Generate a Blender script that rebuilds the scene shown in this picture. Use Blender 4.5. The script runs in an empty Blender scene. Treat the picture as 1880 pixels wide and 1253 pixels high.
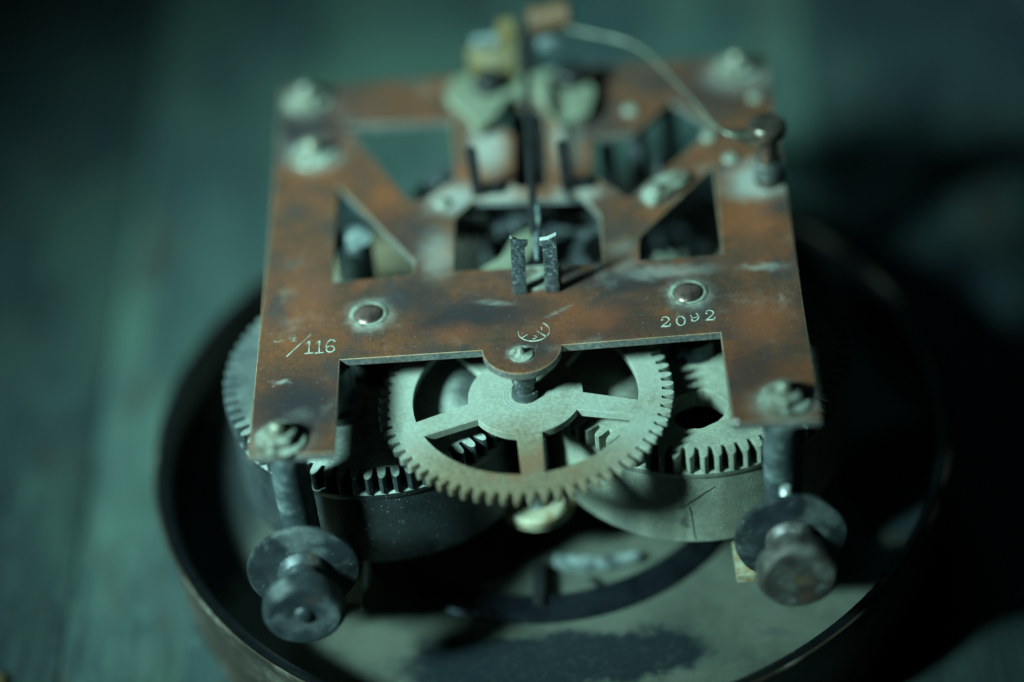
import bpy, bmesh, math, random
from mathutils import Vector, Matrix
from math import sin, cos, pi, radians as R_

random.seed(4)
S = 0.001                    # the model is written in millimetres, top of the upper plate at z = 0
ZT = 42.0                    # table top is at world z = 0, i.e. 42 mm below the upper plate
sc = bpy.context.scene
col = sc.collection

# ------------------------------------------------------------------ camera
cd = bpy.data.cameras.new('camera')
cam = bpy.data.objects.new('camera', cd)
col.objects.link(cam)
rt = Vector((0.99677501, -0.01163946, -0.07939839))
up = Vector((0.06711414, 0.66332368, 0.74531698))
fw = Vector((-0.04399174, 0.74824209, -0.66196564))
M = Matrix((rt, up, -fw)).transposed().to_4x4()
M.translation = Vector((10.94675, -206.37764, 197.63186 + ZT)) * S
cam.matrix_world = M
cd.sensor_width = 36.0
cd.lens = 4555.0 / 1880.0 * 36.0
cd.clip_start = 0.01
cd.clip_end = 20.0
cd.dof.use_dof = True
cd.dof.focus_distance = 0.2985
cd.dof.aperture_fstop = 4.0
cd.dof.aperture_blades = 0
sc.camera = cam

# ------------------------------------------------------------------ world and lamps
w = bpy.data.worlds.new('World')
sc.world = w
w.use_nodes = True
bg = w.node_tree.nodes['Background']
bg.inputs['Color'].default_value = (0.12, 0.65, 0.90, 1)
bg.inputs['Strength'].default_value = 0.0008

def lamp(name, kind, loc, target, power, color, **kw):
    ld = bpy.data.lights.new(name, kind)
    ld.energy = power
    ld.color = color
    for k, v in kw.items():
        setattr(ld, k, v)
    o = bpy.data.objects.new(name, ld)
    col.objects.link(o)
    o.location = Vector(loc)
    o.rotation_euler = (Vector(target) - Vector(loc)).to_track_quat('-Z', 'Y').to_euler()
    return o

# key: a soft, narrow lamp from the left, slightly in front; it falls off towards the corners
def from_dir(az_front, elev, dist, target):
    a, e = R_(az_front), R_(elev)
    return (target[0] - cos(e) * cos(a) * dist, target[1] - cos(e) * sin(a) * dist, target[2] + sin(e) * dist)
kt = (-0.004, 0.060, 0.025)
lamp('key_lamp', 'SPOT', from_dir(36, 37, 0.55, kt), kt, 64.0, (0.57, 1.0, 0.96),
     spot_size=R_(22.5), spot_blend=1.0, shadow_soft_size=0.052)
# added back fill with no real source: weak, broad, gives sheen on metal and wood
lamp('back_sheen_fill', 'AREA', (-0.08, 0.75, 0.64), (0.0, 0.05, 0.03), 0.06, (0.25, 0.88, 1.0),
     shape='RECTANGLE', size=0.5, size_y=0.35)

sc.view_settings.view_transform = 'Standard'
sc.view_settings.look = 'None'
sc.view_settings.exposure = 0.0
sc.view_settings.gamma = 1.0
sc.render.engine = 'CYCLES'
sc.cycles.max_bounces = 4
sc.cycles.diffuse_bounces = 1
sc.cycles.use_denoising = True

# ------------------------------------------------------------------ node helpers
class NT:
    def __init__(self, name):
        self.mat = bpy.data.materials.new(name)
        self.mat.use_nodes = True
        self.t = self.mat.node_tree
        self.b = self.t.nodes['Principled BSDF']
        tc = self.t.nodes.new('ShaderNodeTexCoord')
        vm = self.t.nodes.new('ShaderNodeVectorMath')
        vm.operation = 'SCALE'
        vm.inputs['Scale'].default_value = 1000.0
        self.t.links.new(tc.outputs['Object'], vm.inputs[0])
        self.co = vm.outputs[0]
    def put(self, sock, v):
        if isinstance(v, bpy.types.NodeSocket):
            self.t.links.new(v, sock)
        elif isinstance(v, (tuple, list)):
            v = tuple(v)
            if sock.type == 'RGBA' and len(v) == 3:
                v = v + (1.0,)
            sock.default_value = v
        else:
            sock.default_value = v
    def vmul(self, v, k):
        n = self.t.nodes.new('ShaderNodeVectorMath'); n.operation = 'MULTIPLY'
        self.put(n.inputs[0], v); self.put(n.inputs[1], k)
        return n.outputs[0]
    def vadd(self, v, k):
        n = self.t.nodes.new('ShaderNodeVectorMath'); n.operation = 'ADD'
        self.put(n.inputs[0], v); self.put(n.inputs[1], k)
        return n.outputs[0]
    def length(self, v):
        n = self.t.nodes.new('ShaderNodeVectorMath'); n.operation = 'LENGTH'
        self.put(n.inputs[0], v)
        return n.outputs['Value']
    def noise(self, scale, detail=4.0, rough=0.6, vec=None, dist=0.0, color=False):
        n = self.t.nodes.new('ShaderNodeTexNoise')
        self.put(n.inputs['Vector'], vec if vec is not None else self.co)
        n.inputs['Scale'].default_value = scale
        n.inputs['Detail'].default_value = detail
        n.inputs['Roughness'].default_value = rough
        n.inputs['Distortion'].default_value = dist
        return n.outputs['Color' if color else 'Fac']
    def rng(self, v, a, b, c=0.0, d=1.0, smooth=True):
        n = self.t.nodes.new('ShaderNodeMapRange')
        n.interpolation_type = 'SMOOTHSTEP' if smooth else 'LINEAR'
        self.put(n.inputs['Value'], v)
        for k, x in (('From Min', a), ('From Max', b), ('To Min', c), ('To Max', d)):
            self.put(n.inputs[k], x)
        return n.outputs['Result']
    def math(self, op, a, b=0.0, clamp=False):
        n = self.t.nodes.new('ShaderNodeMath'); n.operation = op; n.use_clamp = clamp
        self.put(n.inputs[0], a); self.put(n.inputs[1], b)
        return n.outputs[0]
    def mix(self, f, a, b, mode='MIX'):
        n = self.t.nodes.new('ShaderNodeMix'); n.data_type = 'RGBA'; n.blend_type = mode
        self.put(n.inputs[0], f); self.put(n.inputs[6], a); self.put(n.inputs[7], b)
        return n.outputs[2]
    def ramp(self, f, stops):
        n = self.t.nodes.new('ShaderNodeValToRGB')
        e = n.color_ramp.elements
        while len(e) < len(stops):
            e.new(0.5)
        for el, (p, c) in zip(e, stops):
            el.position = p; el.color = tuple(c) + (1.0,)
        self.put(n.inputs['Fac'], f)
        return n.outputs['Color']
    def up(self):
        g = self.t.nodes.new('ShaderNodeNewGeometry')
        s = self.t.nodes.new('ShaderNodeSeparateXYZ')
        self.t.links.new(g.outputs['Normal'], s.inputs[0])
        return s.outputs['Z']
    def specks(self, scale, size, keep, vec=None):
        v = self.t.nodes.new('ShaderNodeTexVoronoi')
        self.put(v.inputs['Vector'], vec if vec is not None else self.co)
        v.inputs['Scale'].default_value = scale
        m = self.math('LESS_THAN', v.outputs['Distance'], size)
        s = self.t.nodes.new('ShaderNodeSeparateColor')
        self.t.links.new(v.outputs['Color'], s.inputs[0])
        k = self.math('GREATER_THAN', s.outputs[0], 1.0 - keep)
        return self.math('MULTIPLY', m, k)
    def blob(self, x, y, rx, ry, inner=0.55, warp=None, rot=0.0):
        """a soft-edged patch of wear, dirt or painted shade, warped by a noise"""
        v = self.co
        if warp is not None:
            v = self.vadd(v, warp)
        v = self.vadd(v, (-x, -y, 0.0))
        if rot:
            n = self.t.nodes.new('ShaderNodeVectorRotate')
            n.rotation_type = 'Z_AXIS'
            self.put(n.inputs['Vector'], v); n.inputs['Angle'].default_value = -rot
            v = n.outputs[0]
        v = self.vmul(v, (1.0 / rx, 1.0 / ry, 0.0))
        return self.rng(self.length(v), inner, 1.0, 1.0, 0.0)
    def warp(self, scale, amount, detail=3.0):
        c = self.noise(scale, detail, 0.6, color=True)
        return self.vmul(self.vadd(c, (-0.5, -0.5, -0.5)), (amount, amount, 0.0))
    def bump(self, h, strength, dist):
        n = self.t.nodes.new('ShaderNodeBump')
        n.inputs['Strength'].default_value = strength
        n.inputs['Distance'].default_value = dist * S
        self.put(n.inputs['Height'], h)
        self.t.links.new(n.outputs[0], self.b.inputs['Normal'])
    def out(self, color=None, rough=None, metal=None, spec=None):
        for k, v in (('Base Color', color), ('Roughness', rough), ('Metallic', metal), ('Specular IOR Level', spec)):
            if v is not None:
                self.put(self.b.inputs[k], v)
        return self.mat

DUST = (0.28, 0.33, 0.28)

def mat_top_plate():
    m = NT('tarnished_copper_plate')
    a = m.noise(0.055, 6.0, 0.55, dist=0.5)
    b = m.noise(0.15, 6.0, 0.62, vec=m.vadd(m.co, (31.0, 7.0, 3.0)), dist=0.4)
    c = m.noise(1.3, 6.0, 0.72)
    c2 = m.noise(4.0, 4.0, 0.8)
    brush = m.noise(1.0, 4.0, 0.65, vec=m.vmul(m.co, (3.0, 0.35, 1.0)))
    base = m.ramp(a, [(0.30, (0.070, 0.060, 0.056)), (0.44, (0.150, 0.092, 0.058)), (0.54, (0.270, 0.115, 0.055)),
                      (0.64, (0.185, 0.100, 0.050)), (0.75, (0.240, 0.150, 0.070))])
    base = m.mix(m.rng(b, 0.47, 0.68, 0.0, 0.85), base, (0.072, 0.070, 0.070))
    base = m.mix(m.rng(b, 0.47, 0.30, 0.0, 0.6), base, (0.46, 0.155, 0.060))
    base = m.mix(m.rng(c, 0.45, 0.75, 0.0, 0.60), base, (0.050, 0.043, 0.040))
    base = m.mix(m.rng(brush, 0.50, 0.75, 0.0, 0.28), base, (0.26, 0.19, 0.09))
    wp = m.warp(0.45, 3.0)
    base = m.mix(m.rng(c2, 0.50, 0.66, 0.0, 0.5), base, (0.040, 0.034, 0.032))
    # dark tarnished zones and the brighter copper fields
    for x, y, rx, ry, s in ((-27.5, 8.0, 10, 10, 0.95), (-5, 22.5, 13, 5.5, 0.85), (-30, 63, 9, 11, 0.9), (12, 27, 11, 4.5, 0.8), (26, 65, 11, 9, .7), (9, 18.5, 8, 4, .8), (26, 9, 5, 6, .6), (-14, 26, 6, 5, .6), (-18, 40, 6, 6, .6), (0, 15, 6, 5, .75), (-10, 21, 8, 4, .8), (11, 21.5, 6, 3, .6)):
        base = m.mix(m.math('MULTIPLY', m.blob(x, y, rx, ry, 0.15, wp), s), base, (0.046, 0.050, 0.054))
    for x, y, rx, ry, s in ((28, 18, 6.5, 8, 0.55), (8, 20, 6, 4, 0.45), (-27, 27, 5, 9, 0.35), (28, 38, 5, 6, .4), (-9, 19, 5, 3, 0.4)):
        base = m.mix(m.math('MULTIPLY', m.blob(x, y, rx, ry, 0.1, wp), s), base, (0.48, 0.160, 0.058))
    # verdigris-grey dust: haze, and thick round the nuts and in the middle
    haze = m.rng(m.noise(0.13, 6.0, 0.68, vec=m.vadd(m.co, (3.0, 51.0, 9.0))), 0.54, 0.76, 0.0, 0.40)
    dust = haze
    wd = m.warp(0.55, 3.2, 5.0)
    spots = [(-29.4, 2.0, 4.6, 4.2, 0.75), (29.3, 2.8, 5.0, 4.4, 0.85), (-29.4, 69.2, 4.5, 4.5, 0.9), (29, 68.5, 6.0, 5.5, 0.9),
             (-28.1, 56.6, 4.9, 4.7, 0.95), (-1.1, 14.6, 2.1, 2.0, 0.8), (29.6, 45.2, 5.4, 5.2, 1.0), (29.4, 43.2, 5.6, 3.2, 1.0), (-9.5, 45.5, 5.0, 4.6, 0.95),
             (-3.5, 45.5, 5.0, 3.0, 0.9), (6.4, 45.0, 4.4, 3.0, 0.9), (-5.0, 56.0, 3.6, 8.0, 1.0), (5.4, 56.0, 2.8, 9.0, 0.9),
             (17.0, 28.0, 8.0, 1.8, 0.6), (29.0, 27.6, 4.0, 1.1, 0.6), (-11.3, 34.5, 3.2, 6.5, 0.6), (12.0, 31.0, 3.0, 5.0, 0.45),
             (1.2, 28.4, 2.6, 2.6, 0.9), (-19.7, 23.5, 3.6, 3.8, 1.0), (19.5, 23.5, 3.5, 3.6, 1.0), (-30.0, 12.4, 1.3, 0.6, 0.8),
             (-27.5, 6.5, 2.4, 1.4, 0.22), (17.0, 43.5, 3.2, 2.8, 0.8), (30.5, 21.5, 0.9, 1.3, 0.4)]
    for x, y, rx, ry, s in spots:
        k = m.math('MULTIPLY', m.blob(x, y, rx * 1.12, ry * 1.12, 0.15, wd), s)
        dust = m.math('MAXIMUM', dust, k)
    # worn scuffs running across the bar
    st = m.noise(1.0, 3.0, 0.6, vec=m.vmul(m.co, (0.35, 7.0, 1.0)))
    for x, y, rx, ry, rot in ((-4.3, 24.3, 3.6, 0.75, -0.22), (3.6, 21.9, 2.9, 0.5, 0.55), (-20.5, 20.9, 1.0, 0.3, -0.1)):
        k = m.math('MULTIPLY', m.blob(x, y, rx, ry, 0.2, None, rot), m.rng(st, 0.40, 0.60))
        dust = m.math('MAXIMUM', dust, m.math('MULTIPLY', k, 0.8))
    grain = m.noise(5.0, 3.0, 0.7)
    dust = m.math('MULTIPLY', dust, m.rng(grain, 0.25, 0.60, 0.55, 1.0))
    colr = m.mix(dust, base, DUST)
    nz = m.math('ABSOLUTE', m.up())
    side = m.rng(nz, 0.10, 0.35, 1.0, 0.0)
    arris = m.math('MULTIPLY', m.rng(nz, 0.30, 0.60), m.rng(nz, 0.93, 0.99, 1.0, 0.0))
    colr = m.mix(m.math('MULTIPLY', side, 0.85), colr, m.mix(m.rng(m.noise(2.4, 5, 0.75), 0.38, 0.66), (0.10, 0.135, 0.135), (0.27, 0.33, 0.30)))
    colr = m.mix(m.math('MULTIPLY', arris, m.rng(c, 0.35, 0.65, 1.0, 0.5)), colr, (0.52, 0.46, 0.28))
    sp = m.math('MAXIMUM', m.specks(1.3, 0.085, 0.30), m.specks(3.6, 0.13, 0.16))
    colr = m.mix(m.math('MULTIPLY', sp, 0.75), colr, (0.50, 0.56, 0.50))
    m.bump(m.math('ADD', m.math('MULTIPLY', grain, 0.6), m.math('MULTIPLY', c, 0.5)), 0.35, 0.12)
    met = m.math('MULTIPLY', m.math('SUBTRACT', 1.0, dust), 0.55)
    colr = m.mix(1.0, colr, (0.78, 0.72, 0.76), 'MULTIPLY')
    return m.out(colr, m.rng(b, 0.3, 0.7, 0.34, 0.50), met)

def mat_dusty(name, metalcol, dustcol, amount, scale=0.5, rough=0.5, metal=0.6, speck=0.0, stains_shade=(), warpamt=2.0, upface=0.0, grain=0.3, grainscale=4.0):
    m = NT(name)
    n = m.noise(scale, 6.0, 0.65, dist=0.3)
    lo = 0.72 - amount * 0.6
    d = m.rng(n, lo - 0.13, lo + 0.13)
    if upface:
        d = m.math('MULTIPLY', d, m.rng(m.up(), 0.1, 0.8, 1.0 - upface, 1.0))
    g = m.noise(grainscale, 4.0, 0.7)
    d = m.math('MULTIPLY', d, m.rng(g, 0.25, 0.55, 0.6, 1.0))
    tint = m.mix(m.rng(m.noise(scale * 0.6, 4, 0.6, vec=m.vadd(m.co, (9, 4, 2))), 0.4, 0.65), metalcol, tuple(x * 0.55 for x in metalcol))
    if stains_shade:
        wp = m.warp(0.5, warpamt, 5.0)
        for x, y, rx, ry, s, c in stains_shade:
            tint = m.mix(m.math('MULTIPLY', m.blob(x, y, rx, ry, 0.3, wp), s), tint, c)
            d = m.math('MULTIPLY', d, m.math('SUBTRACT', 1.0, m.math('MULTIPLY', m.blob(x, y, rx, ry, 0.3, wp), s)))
    fine = m.noise(3.2, 6.0, 0.8)
    big = m.noise(0.40, 6.0, 0.7, vec=m.vadd(m.co, (5, 9, 1)))
    dc = m.mix(m.rng(fine, 0.36, 0.62), tuple(x * 0.76 for x in dustcol), tuple(x * 1.08 for x in dustcol))
    dc = m.mix(m.rng(big, 0.42, 0.66, 0.0, 0.6), dc, tuple(x * 0.50 for x in dustcol))
    c = m.mix(d, tint, dc)
    if speck:
        c = m.mix(m.math('MULTIPLY', m.math('MAXIMUM', m.specks(2.6, 0.12, speck), m.specks(1.2, 0.07, speck)), 0.9), c, (0.66, 0.72, 0.66))
    m.bump(g, grain, 0.15)
    return m.out(c, m.rng(d, 0.0, 1.0, rough, 0.75), m.math('MULTIPLY', m.math('SUBTRACT', 1.0, d), metal))

def mat_wheel():
    m = NT('dusty_brass_wheel')
    n = m.noise(0.16, 6.0, 0.65)
    fine = m.noise(2.2, 5.0, 0.7)
    # the front of the rim is stained brown, the rest is grey-green with dust
    wp = m.warp(0.35, 4.0, 5.0)
    front = m.blob(-2.5, -1.0, 20.0, 13.0, 0.35, wp)
    dust = m.math('MULTIPLY', m.math('MULTIPLY', m.rng(n, 0.25, 0.55, 0.55, 0.95), m.rng(fine, 0.30, 0.60, 1.0, 0.75)), m.math('SUBTRACT', 1.0, m.math('MULTIPLY', front, 0.88)))
    base = m.mix(m.rng(fine, 0.38, 0.66), (0.26, 0.215, 0.12), (0.135, 0.100, 0.062))
    base = m.mix(m.rng(n, 0.50, 0.64), base, (0.23, 0.115, 0.052))
    r0 = m.length(m.vmul(m.vadd(m.co, (1.07, -13.92, 0)), (1, 1, 0)))
    turn = m.noise(1.0, 5.0, 0.8, vec=m.vadd(m.vmul(m.co, (0.12, 0.12, 0.12)), m.vmul(m.vadd(r0, (0, 0, 0)), (4.0, 0.0, 0.0))))
    base = m.mix(m.rng(turn, 0.42, 0.66, 0.0, 0.6), base, (0.085, 0.080, 0.060))
    c = m.mix(dust, base, (0.225, 0.290, 0.252))
    # turned rings round the hub
    r = m.length(m.vmul(m.vadd(m.co, (1.07, -13.92, 0)), (1, 1, 0)))
    ring = m.math('SINE', m.math('MULTIPLY', r, 15.0))
    near = m.rng(r, 2.2, 4.2, 1.0, 0.0)
    c = m.mix(m.math('MULTIPLY', m.math('MULTIPLY', m.rng(ring, 0.1, 0.9), near), 0.30), c, (0.12, 0.13, 0.10))
    c = m.mix(m.math('MULTIPLY', m.specks(1.5, 0.07, 0.25), 0.8), c, (0.08, 0.08, 0.07))
    c = m.mix(m.math('MULTIPLY', m.specks(2.7, 0.08, 0.12), 0.8), c, (0.6, 0.66, 0.6))
    m.bump(m.math('ADD', fine, m.math('MULTIPLY', ring, m.math('MULTIPLY', near, 0.25))), 0.25, 0.12)
    return m.out(c, 0.58, m.math('MULTIPLY', m.math('SUBTRACT', 1.0, dust), 0.45))

def mat_floor():
    m = NT('dusty_dial_back')
    n = m.noise(0.10, 6.0, 0.62)
    f = m.noise(2.0, 4.0, 0.7)
    c = m.mix(m.rng(n, 0.35, 0.65), (0.070, 0.084, 0.068), (0.115, 0.135, 0.108))
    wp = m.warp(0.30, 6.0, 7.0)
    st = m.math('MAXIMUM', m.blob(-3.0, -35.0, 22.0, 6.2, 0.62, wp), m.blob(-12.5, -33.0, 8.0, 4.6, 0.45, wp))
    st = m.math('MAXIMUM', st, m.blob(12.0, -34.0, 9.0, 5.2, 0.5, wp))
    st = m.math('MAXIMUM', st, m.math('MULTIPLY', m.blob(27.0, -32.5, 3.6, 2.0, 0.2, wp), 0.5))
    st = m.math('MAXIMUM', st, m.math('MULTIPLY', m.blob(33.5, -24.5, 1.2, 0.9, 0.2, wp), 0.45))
    st = m.math('MAXIMUM', st, m.math('MAXIMUM', m.blob(47.0, -8.0, 13.0, 13.0, 0.6, wp), m.math('MULTIPLY', m.blob(-50.0, -6.0, 15.0, 27.0, 0.6, wp), 0.9)))  # right and left patches: shade inside the case painted as dark colour
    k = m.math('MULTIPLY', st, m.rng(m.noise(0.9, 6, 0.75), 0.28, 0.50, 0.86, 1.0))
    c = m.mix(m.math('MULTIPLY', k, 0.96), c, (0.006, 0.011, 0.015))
    c = m.mix(m.math('MULTIPLY', m.specks(0.8, 0.06, 0.5), 0.5), c, (0.12, 0.13, 0.11))
    c = m.mix(m.rng(f, 0.52, 0.72, 0.0, 0.4), c, (0.030, 0.038, 0.034))
    br = m.noise(1.0, 5.0, 0.7, vec=m.vmul(m.co, (0.5, 4.0, 1.0)))
    c = m.mix(m.math('MULTIPLY', m.rng(br, 0.52, 0.70, 0.0, 0.35), m.math('SUBTRACT', 1.0, k)), c, (0.17, 0.20, 0.165))
    m.bump(m.math('ADD', f, br), 0.22, 0.15)
    return m.out(c, m.rng(k, 0, 1, 0.42, 0.65), m.math('MULTIPLY', m.math('SUBTRACT', 1.0, k), 0.4), m.rng(k, 0, 1, 0.5, 0.06))

def mat_wood(name, k):
    m = NT(name)
    v = m.vmul(m.co, (0.30, 0.018, 0.30))
    a = m.noise(1.0, 6.0, 0.62, vec=v, dist=0.5)
    b = m.noise(0.05, 5.0, 0.65)
    g = m.noise(1.0, 5.0, 0.7, vec=m.vmul(m.co, (1.8, 0.06, 1.0)))
    c = m.ramp(a, [(0.28, (0.022, 0.034, 0.037)), (0.44, (0.048, 0.080, 0.080)), (0.58, (0.082, 0.125, 0.115)), (0.74, (0.040, 0.066, 0.076))])
    c = m.mix(m.rng(b, 0.48, 0.70, 0.0, 0.8), c, (0.066, 0.110, 0.086))
    c = m.mix(m.rng(b, 0.44, 0.30, 0.0, 0.7), c, (0.024, 0.042, 0.058))
    c = m.mix(m.rng(g, 0.46, 0.66, 0.0, 0.75), c, (0.022, 0.028, 0.027))
    d = m.noise(0.9, 5.0, 0.75, vec=m.vmul(m.co, (0.25, 0.09, 0.2)))
    c = m.mix(m.rng(d, 0.53, 0.68, 0.0, 0.8), c, (0.125, 0.185, 0.160))
    e = m.noise(0.030, 4.0, 0.6, vec=m.vmul(m.vadd(m.co, (70, 20, 0)), (1.0, 0.5, 1.0)))
    c = m.mix(m.rng(e, 0.46, 0.62, 0.0, 0.75), c, (0.110, 0.175, 0.140))
    c = m.mix(m.rng(e, 0.48, 0.36, 0.0, 0.6), c, (0.034, 0.062, 0.080))
    c = m.mix(m.rng(m.noise(0.10, 5, 0.7, vec=m.vmul(m.vadd(m.co, (17, 5, 0)), (1.0, 0.35, 1.0))), 0.55, 0.68, 0.0, 0.75), c, (0.075, 0.050, 0.040))
    c = m.mix(m.math('MULTIPLY', m.specks(0.35, 0.12, 0.3, m.vmul(m.co, (1.0, 0.4, 1.0))), 0.6), c, (0.13, 0.18, 0.16))
    m.bump(m.math('ADD', a, m.math('MULTIPLY', g, 0.6)), 0.30, 0.4)
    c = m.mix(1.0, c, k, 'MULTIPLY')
    return m.out(c, 0.50, 0.0, 0.4)

def plain(name, color, rough, metal, var=0.5, scale=0.6, bump=0.2):
    m = NT(name)
    n = m.noise(scale, 5.0, 0.65)
    f = m.noise(scale * 6, 4.0, 0.7)
    c = m.mix(m.rng(n, 0.35, 0.68), color, tuple(x * (1 - var) for x in color))
    m.bump(f, bump, 0.1)
    return m.out(c, m.rng(f, 0.3, 0.7, rough - 0.08, rough + 0.1), metal)

def worn_stamp(name, color, keep):
    m = NT(name)
    n = m.noise(0.9, 5.0, 0.7)
    f = m.noise(5.0, 4.0, 0.75)
    c = m.mix(m.rng(n, keep - 0.12, keep + 0.16), color, (0.10, 0.075, 0.052))
    c = m.mix(m.rng(f, 0.5, 0.68, 0.0, 0.7), c, (0.085, 0.075, 0.058))
    m.bump(f, 0.4, 0.1)
    return m.out(c, 0.6, 0.1)

MT = {
    'plate': mat_top_plate(),
    'rivet': plain('dark_copper_rivet', (0.150, 0.108, 0.092), 0.30, 0.6, 0.7, 0.45),
    'lower_plate': mat_dusty('tarnished_shaded_lower_plate', (0.30, 0.20, 0.08), (0.30, 0.31, 0.22), 0.50, 0.3, metal=0.4,
                            stains_shade=((0, 54, 46, 44, 0.97, (0.016, 0.018, 0.018)), (0, 40, 46, 30, 0.95, (0.016, 0.018, 0.018)))),  # wide dark patches paint in the shade under the top plate
    'wheel': mat_wheel(),
    'barrel_left': mat_dusty('shaded_dusty_barrel', (0.018, 0.025, 0.030), (0.27, 0.33, 0.29), 0.56, 0.16, 0.42, 0.4, 0.45, upface=0.93, grain=0.5, grainscale=3.0,  # dark metal colour carries the shade on the wall turned from the key
                              stains_shade=((-37, 25, 6.5, 17, 0.75, (0.055, 0.075, 0.080)), (-15, 39, 9, 8, 0.85, (0.02, 0.026, 0.03)), (-8, 30, 7, 9, 0.8, (0.02, 0.026, 0.03)), (-6.5, 19.5, 6, 6, 0.85, (0.025, 0.034, 0.038)))),  # rear and inner patches paint in shade; the left one is thinner dust
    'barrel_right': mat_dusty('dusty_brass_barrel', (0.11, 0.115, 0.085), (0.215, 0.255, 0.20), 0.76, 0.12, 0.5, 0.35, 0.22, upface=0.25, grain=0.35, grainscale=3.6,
                              stains_shade=((9.5, 6.2, 3.8, 3.8, 0.6, (0.05, 0.065, 0.07)), (14.5, 5.2, 2.6, 2.4, 0.55, (0.055, 0.07, 0.06)), (23.0, 5.0, 2.0, 1.8, 0.35, (0.07, 0.08, 0.06)), (20, 34, 16, 10, 0.9, (0.02, 0.025, 0.028)), (14, 17, 5, 5, 0.8, (0.02, 0.026, 0.03)), (17.0, 4.6, 0.8, 0.8, 0.8, (0.06, 0.07, 0.06)))),  # wide rear patch paints in shade under the plate; the small ones are dirt
    'drum_scratch': plain('drum_scratch', (0.07, 0.085, 0.065), 0.7, 0.1),
    'steel': mat_dusty('aged_steel', (0.085, 0.115, 0.125), (0.24, 0.31, 0.29), 0.30, 0.35, 0.42, 0.5, 0.05, grain=0.35),
    'dark_steel': mat_dusty('blackened_steel', (0.045, 0.055, 0.060), (0.22, 0.27, 0.27), 0.16, 0.6, 0.40, 0.5, 0.35, grain=0.45),
    'clip_edge': plain('worn_steel_edge', (0.46, 0.54, 0.50), 0.4, 0.4),
    'screw': mat_dusty('patinated_thumb_screw', (0.026, 0.036, 0.042), (0.080, 0.105, 0.102), 0.28, 0.22, 0.42, 0.4, 0.12, grain=0.25,
                       stains_shade=((1.5, 2.5, 1.2, 1.0, .4, (0.10, 0.06, 0.035)), (4.2, -3, 1.0, 0.9, .4, (0.13, 0.085, 0.055)))),
    'screw_brown': mat_dusty('brown_mottled_thumb_screw', (0.060, 0.056, 0.050), (0.115, 0.130, 0.115), 0.30, 0.45, 0.42, 0.4, 0.10, grain=0.25,
                       stains_shade=((0.4, 0.3, 1.8, 1.5, .8, (0.16, 0.115, 0.070)), (2.4, -1.6, 1.6, 1.4, .7, (0.10, 0.062, 0.045)), (-2.6, 1.2, 1.8, 1.6, .6, (0.045, 0.040, 0.045)))),
    'pillar_steel': mat_dusty('dark_pillar_steel', (0.060, 0.085, 0.095), (0.17, 0.225, 0.215), 0.24, 0.16, 0.36, 0.55, 0.10, grain=0.2),
    'prong': mat_dusty('speckled_spring_steel', (0.050, 0.066, 0.074), (0.17, 0.22, 0.225), 0.22, 2.2, 0.40, 0.5, 0.35, grain=0.45),
    'nut': mat_dusty('dust_covered_nut', (0.13, 0.125, 0.092), (0.22, 0.265, 0.22), 0.40, 0.5, 0.4, 0.5, 0.0, upface=0.3),
    'stamp': worn_stamp('dust_filled_stamp', (0.36, 0.43, 0.36), 0.50),
    'stamp_faint': worn_stamp('faint_stamp', (0.30, 0.32, 0.24), 0.46),
    'bridge': mat_dusty('verdigris_bridge', (0.070, 0.072, 0.048), (0.125, 0.148, 0.102), 0.56, 0.35, 0.45, 0.4),
    'brass': mat_dusty('yellow_brass', (0.19, 0.145, 0.058), (0.16, 0.145, 0.085), 0.35, 0.3, 0.42, 0.45),
    'black': plain('black_iron', (0.012, 0.014, 0.016), 0.5, 0.3),
    'cap': plain('polished_brown_cap', (0.11, 0.095, 0.075), 0.22, 0.7),
    'leather': plain('brown_leather', (0.095, 0.050, 0.022), 0.6, 0.0),
    'case': mat_dusty('bronze_case_outside', (0.060, 0.048, 0.034), (0.11, 0.11, 0.088), 0.20, 0.10, 0.40, 0.6, 0.02, grain=0.2),
    'lining': plain('black_case_lining', (0.003, 0.004, 0.005), 0.30, 0.1, 0.4, 0.2),
    'ring': plain('blackened_bezel_ring', (0.020, 0.028, 0.036), 0.24, 0.7, 0.5, 0.25),
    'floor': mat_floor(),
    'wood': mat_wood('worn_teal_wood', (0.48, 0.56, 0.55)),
    'shaded_wood': mat_wood('shaded_teal_wood', (0.31, 0.36, 0.37)),  # side boards: the lamp's falloff is put into their darker colour
    'deep_shaded_wood': mat_wood('deep_shaded_teal_wood', (0.14, 0.165, 0.185)),
    'gap': plain('grime_in_joint', (0.02, 0.022, 0.02), 0.8, 0.0),
    'wire': plain('grey_wire', (0.17, 0.185, 0.14), 0.35, 0.5),
}

# ------------------------------------------------------------------ mesh helpers (millimetres in, metres out)
def finish(me, mat, angle=35):
    for p in me.polygons:
        p.use_smooth = True
    try:
        me.set_sharp_from_angle(angle=R_(angle))
    except Exception:
        pass
    if mat is not None:
        me.materials.clear(); me.materials.append(mat)
    return me

def link(name, me, parent=None, loc=(0, 0, 0), rot=(0, 0, 0)):
    o = bpy.data.objects.new(name, me)
    col.objects.link(o)
    o.parent = parent
    o.location = Vector(loc) * S
    o.rotation_euler = rot
    return o

def bm_mesh(name, bm, mat, angle=35):
    bmesh.ops.recalc_face_normals(bm, faces=bm.faces)
    me = bpy.data.meshes.new(name)
    bm.to_mesh(me); bm.free()
    me.transform(Matrix.Scale(S, 4))
    return finish(me, mat, angle)

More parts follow.
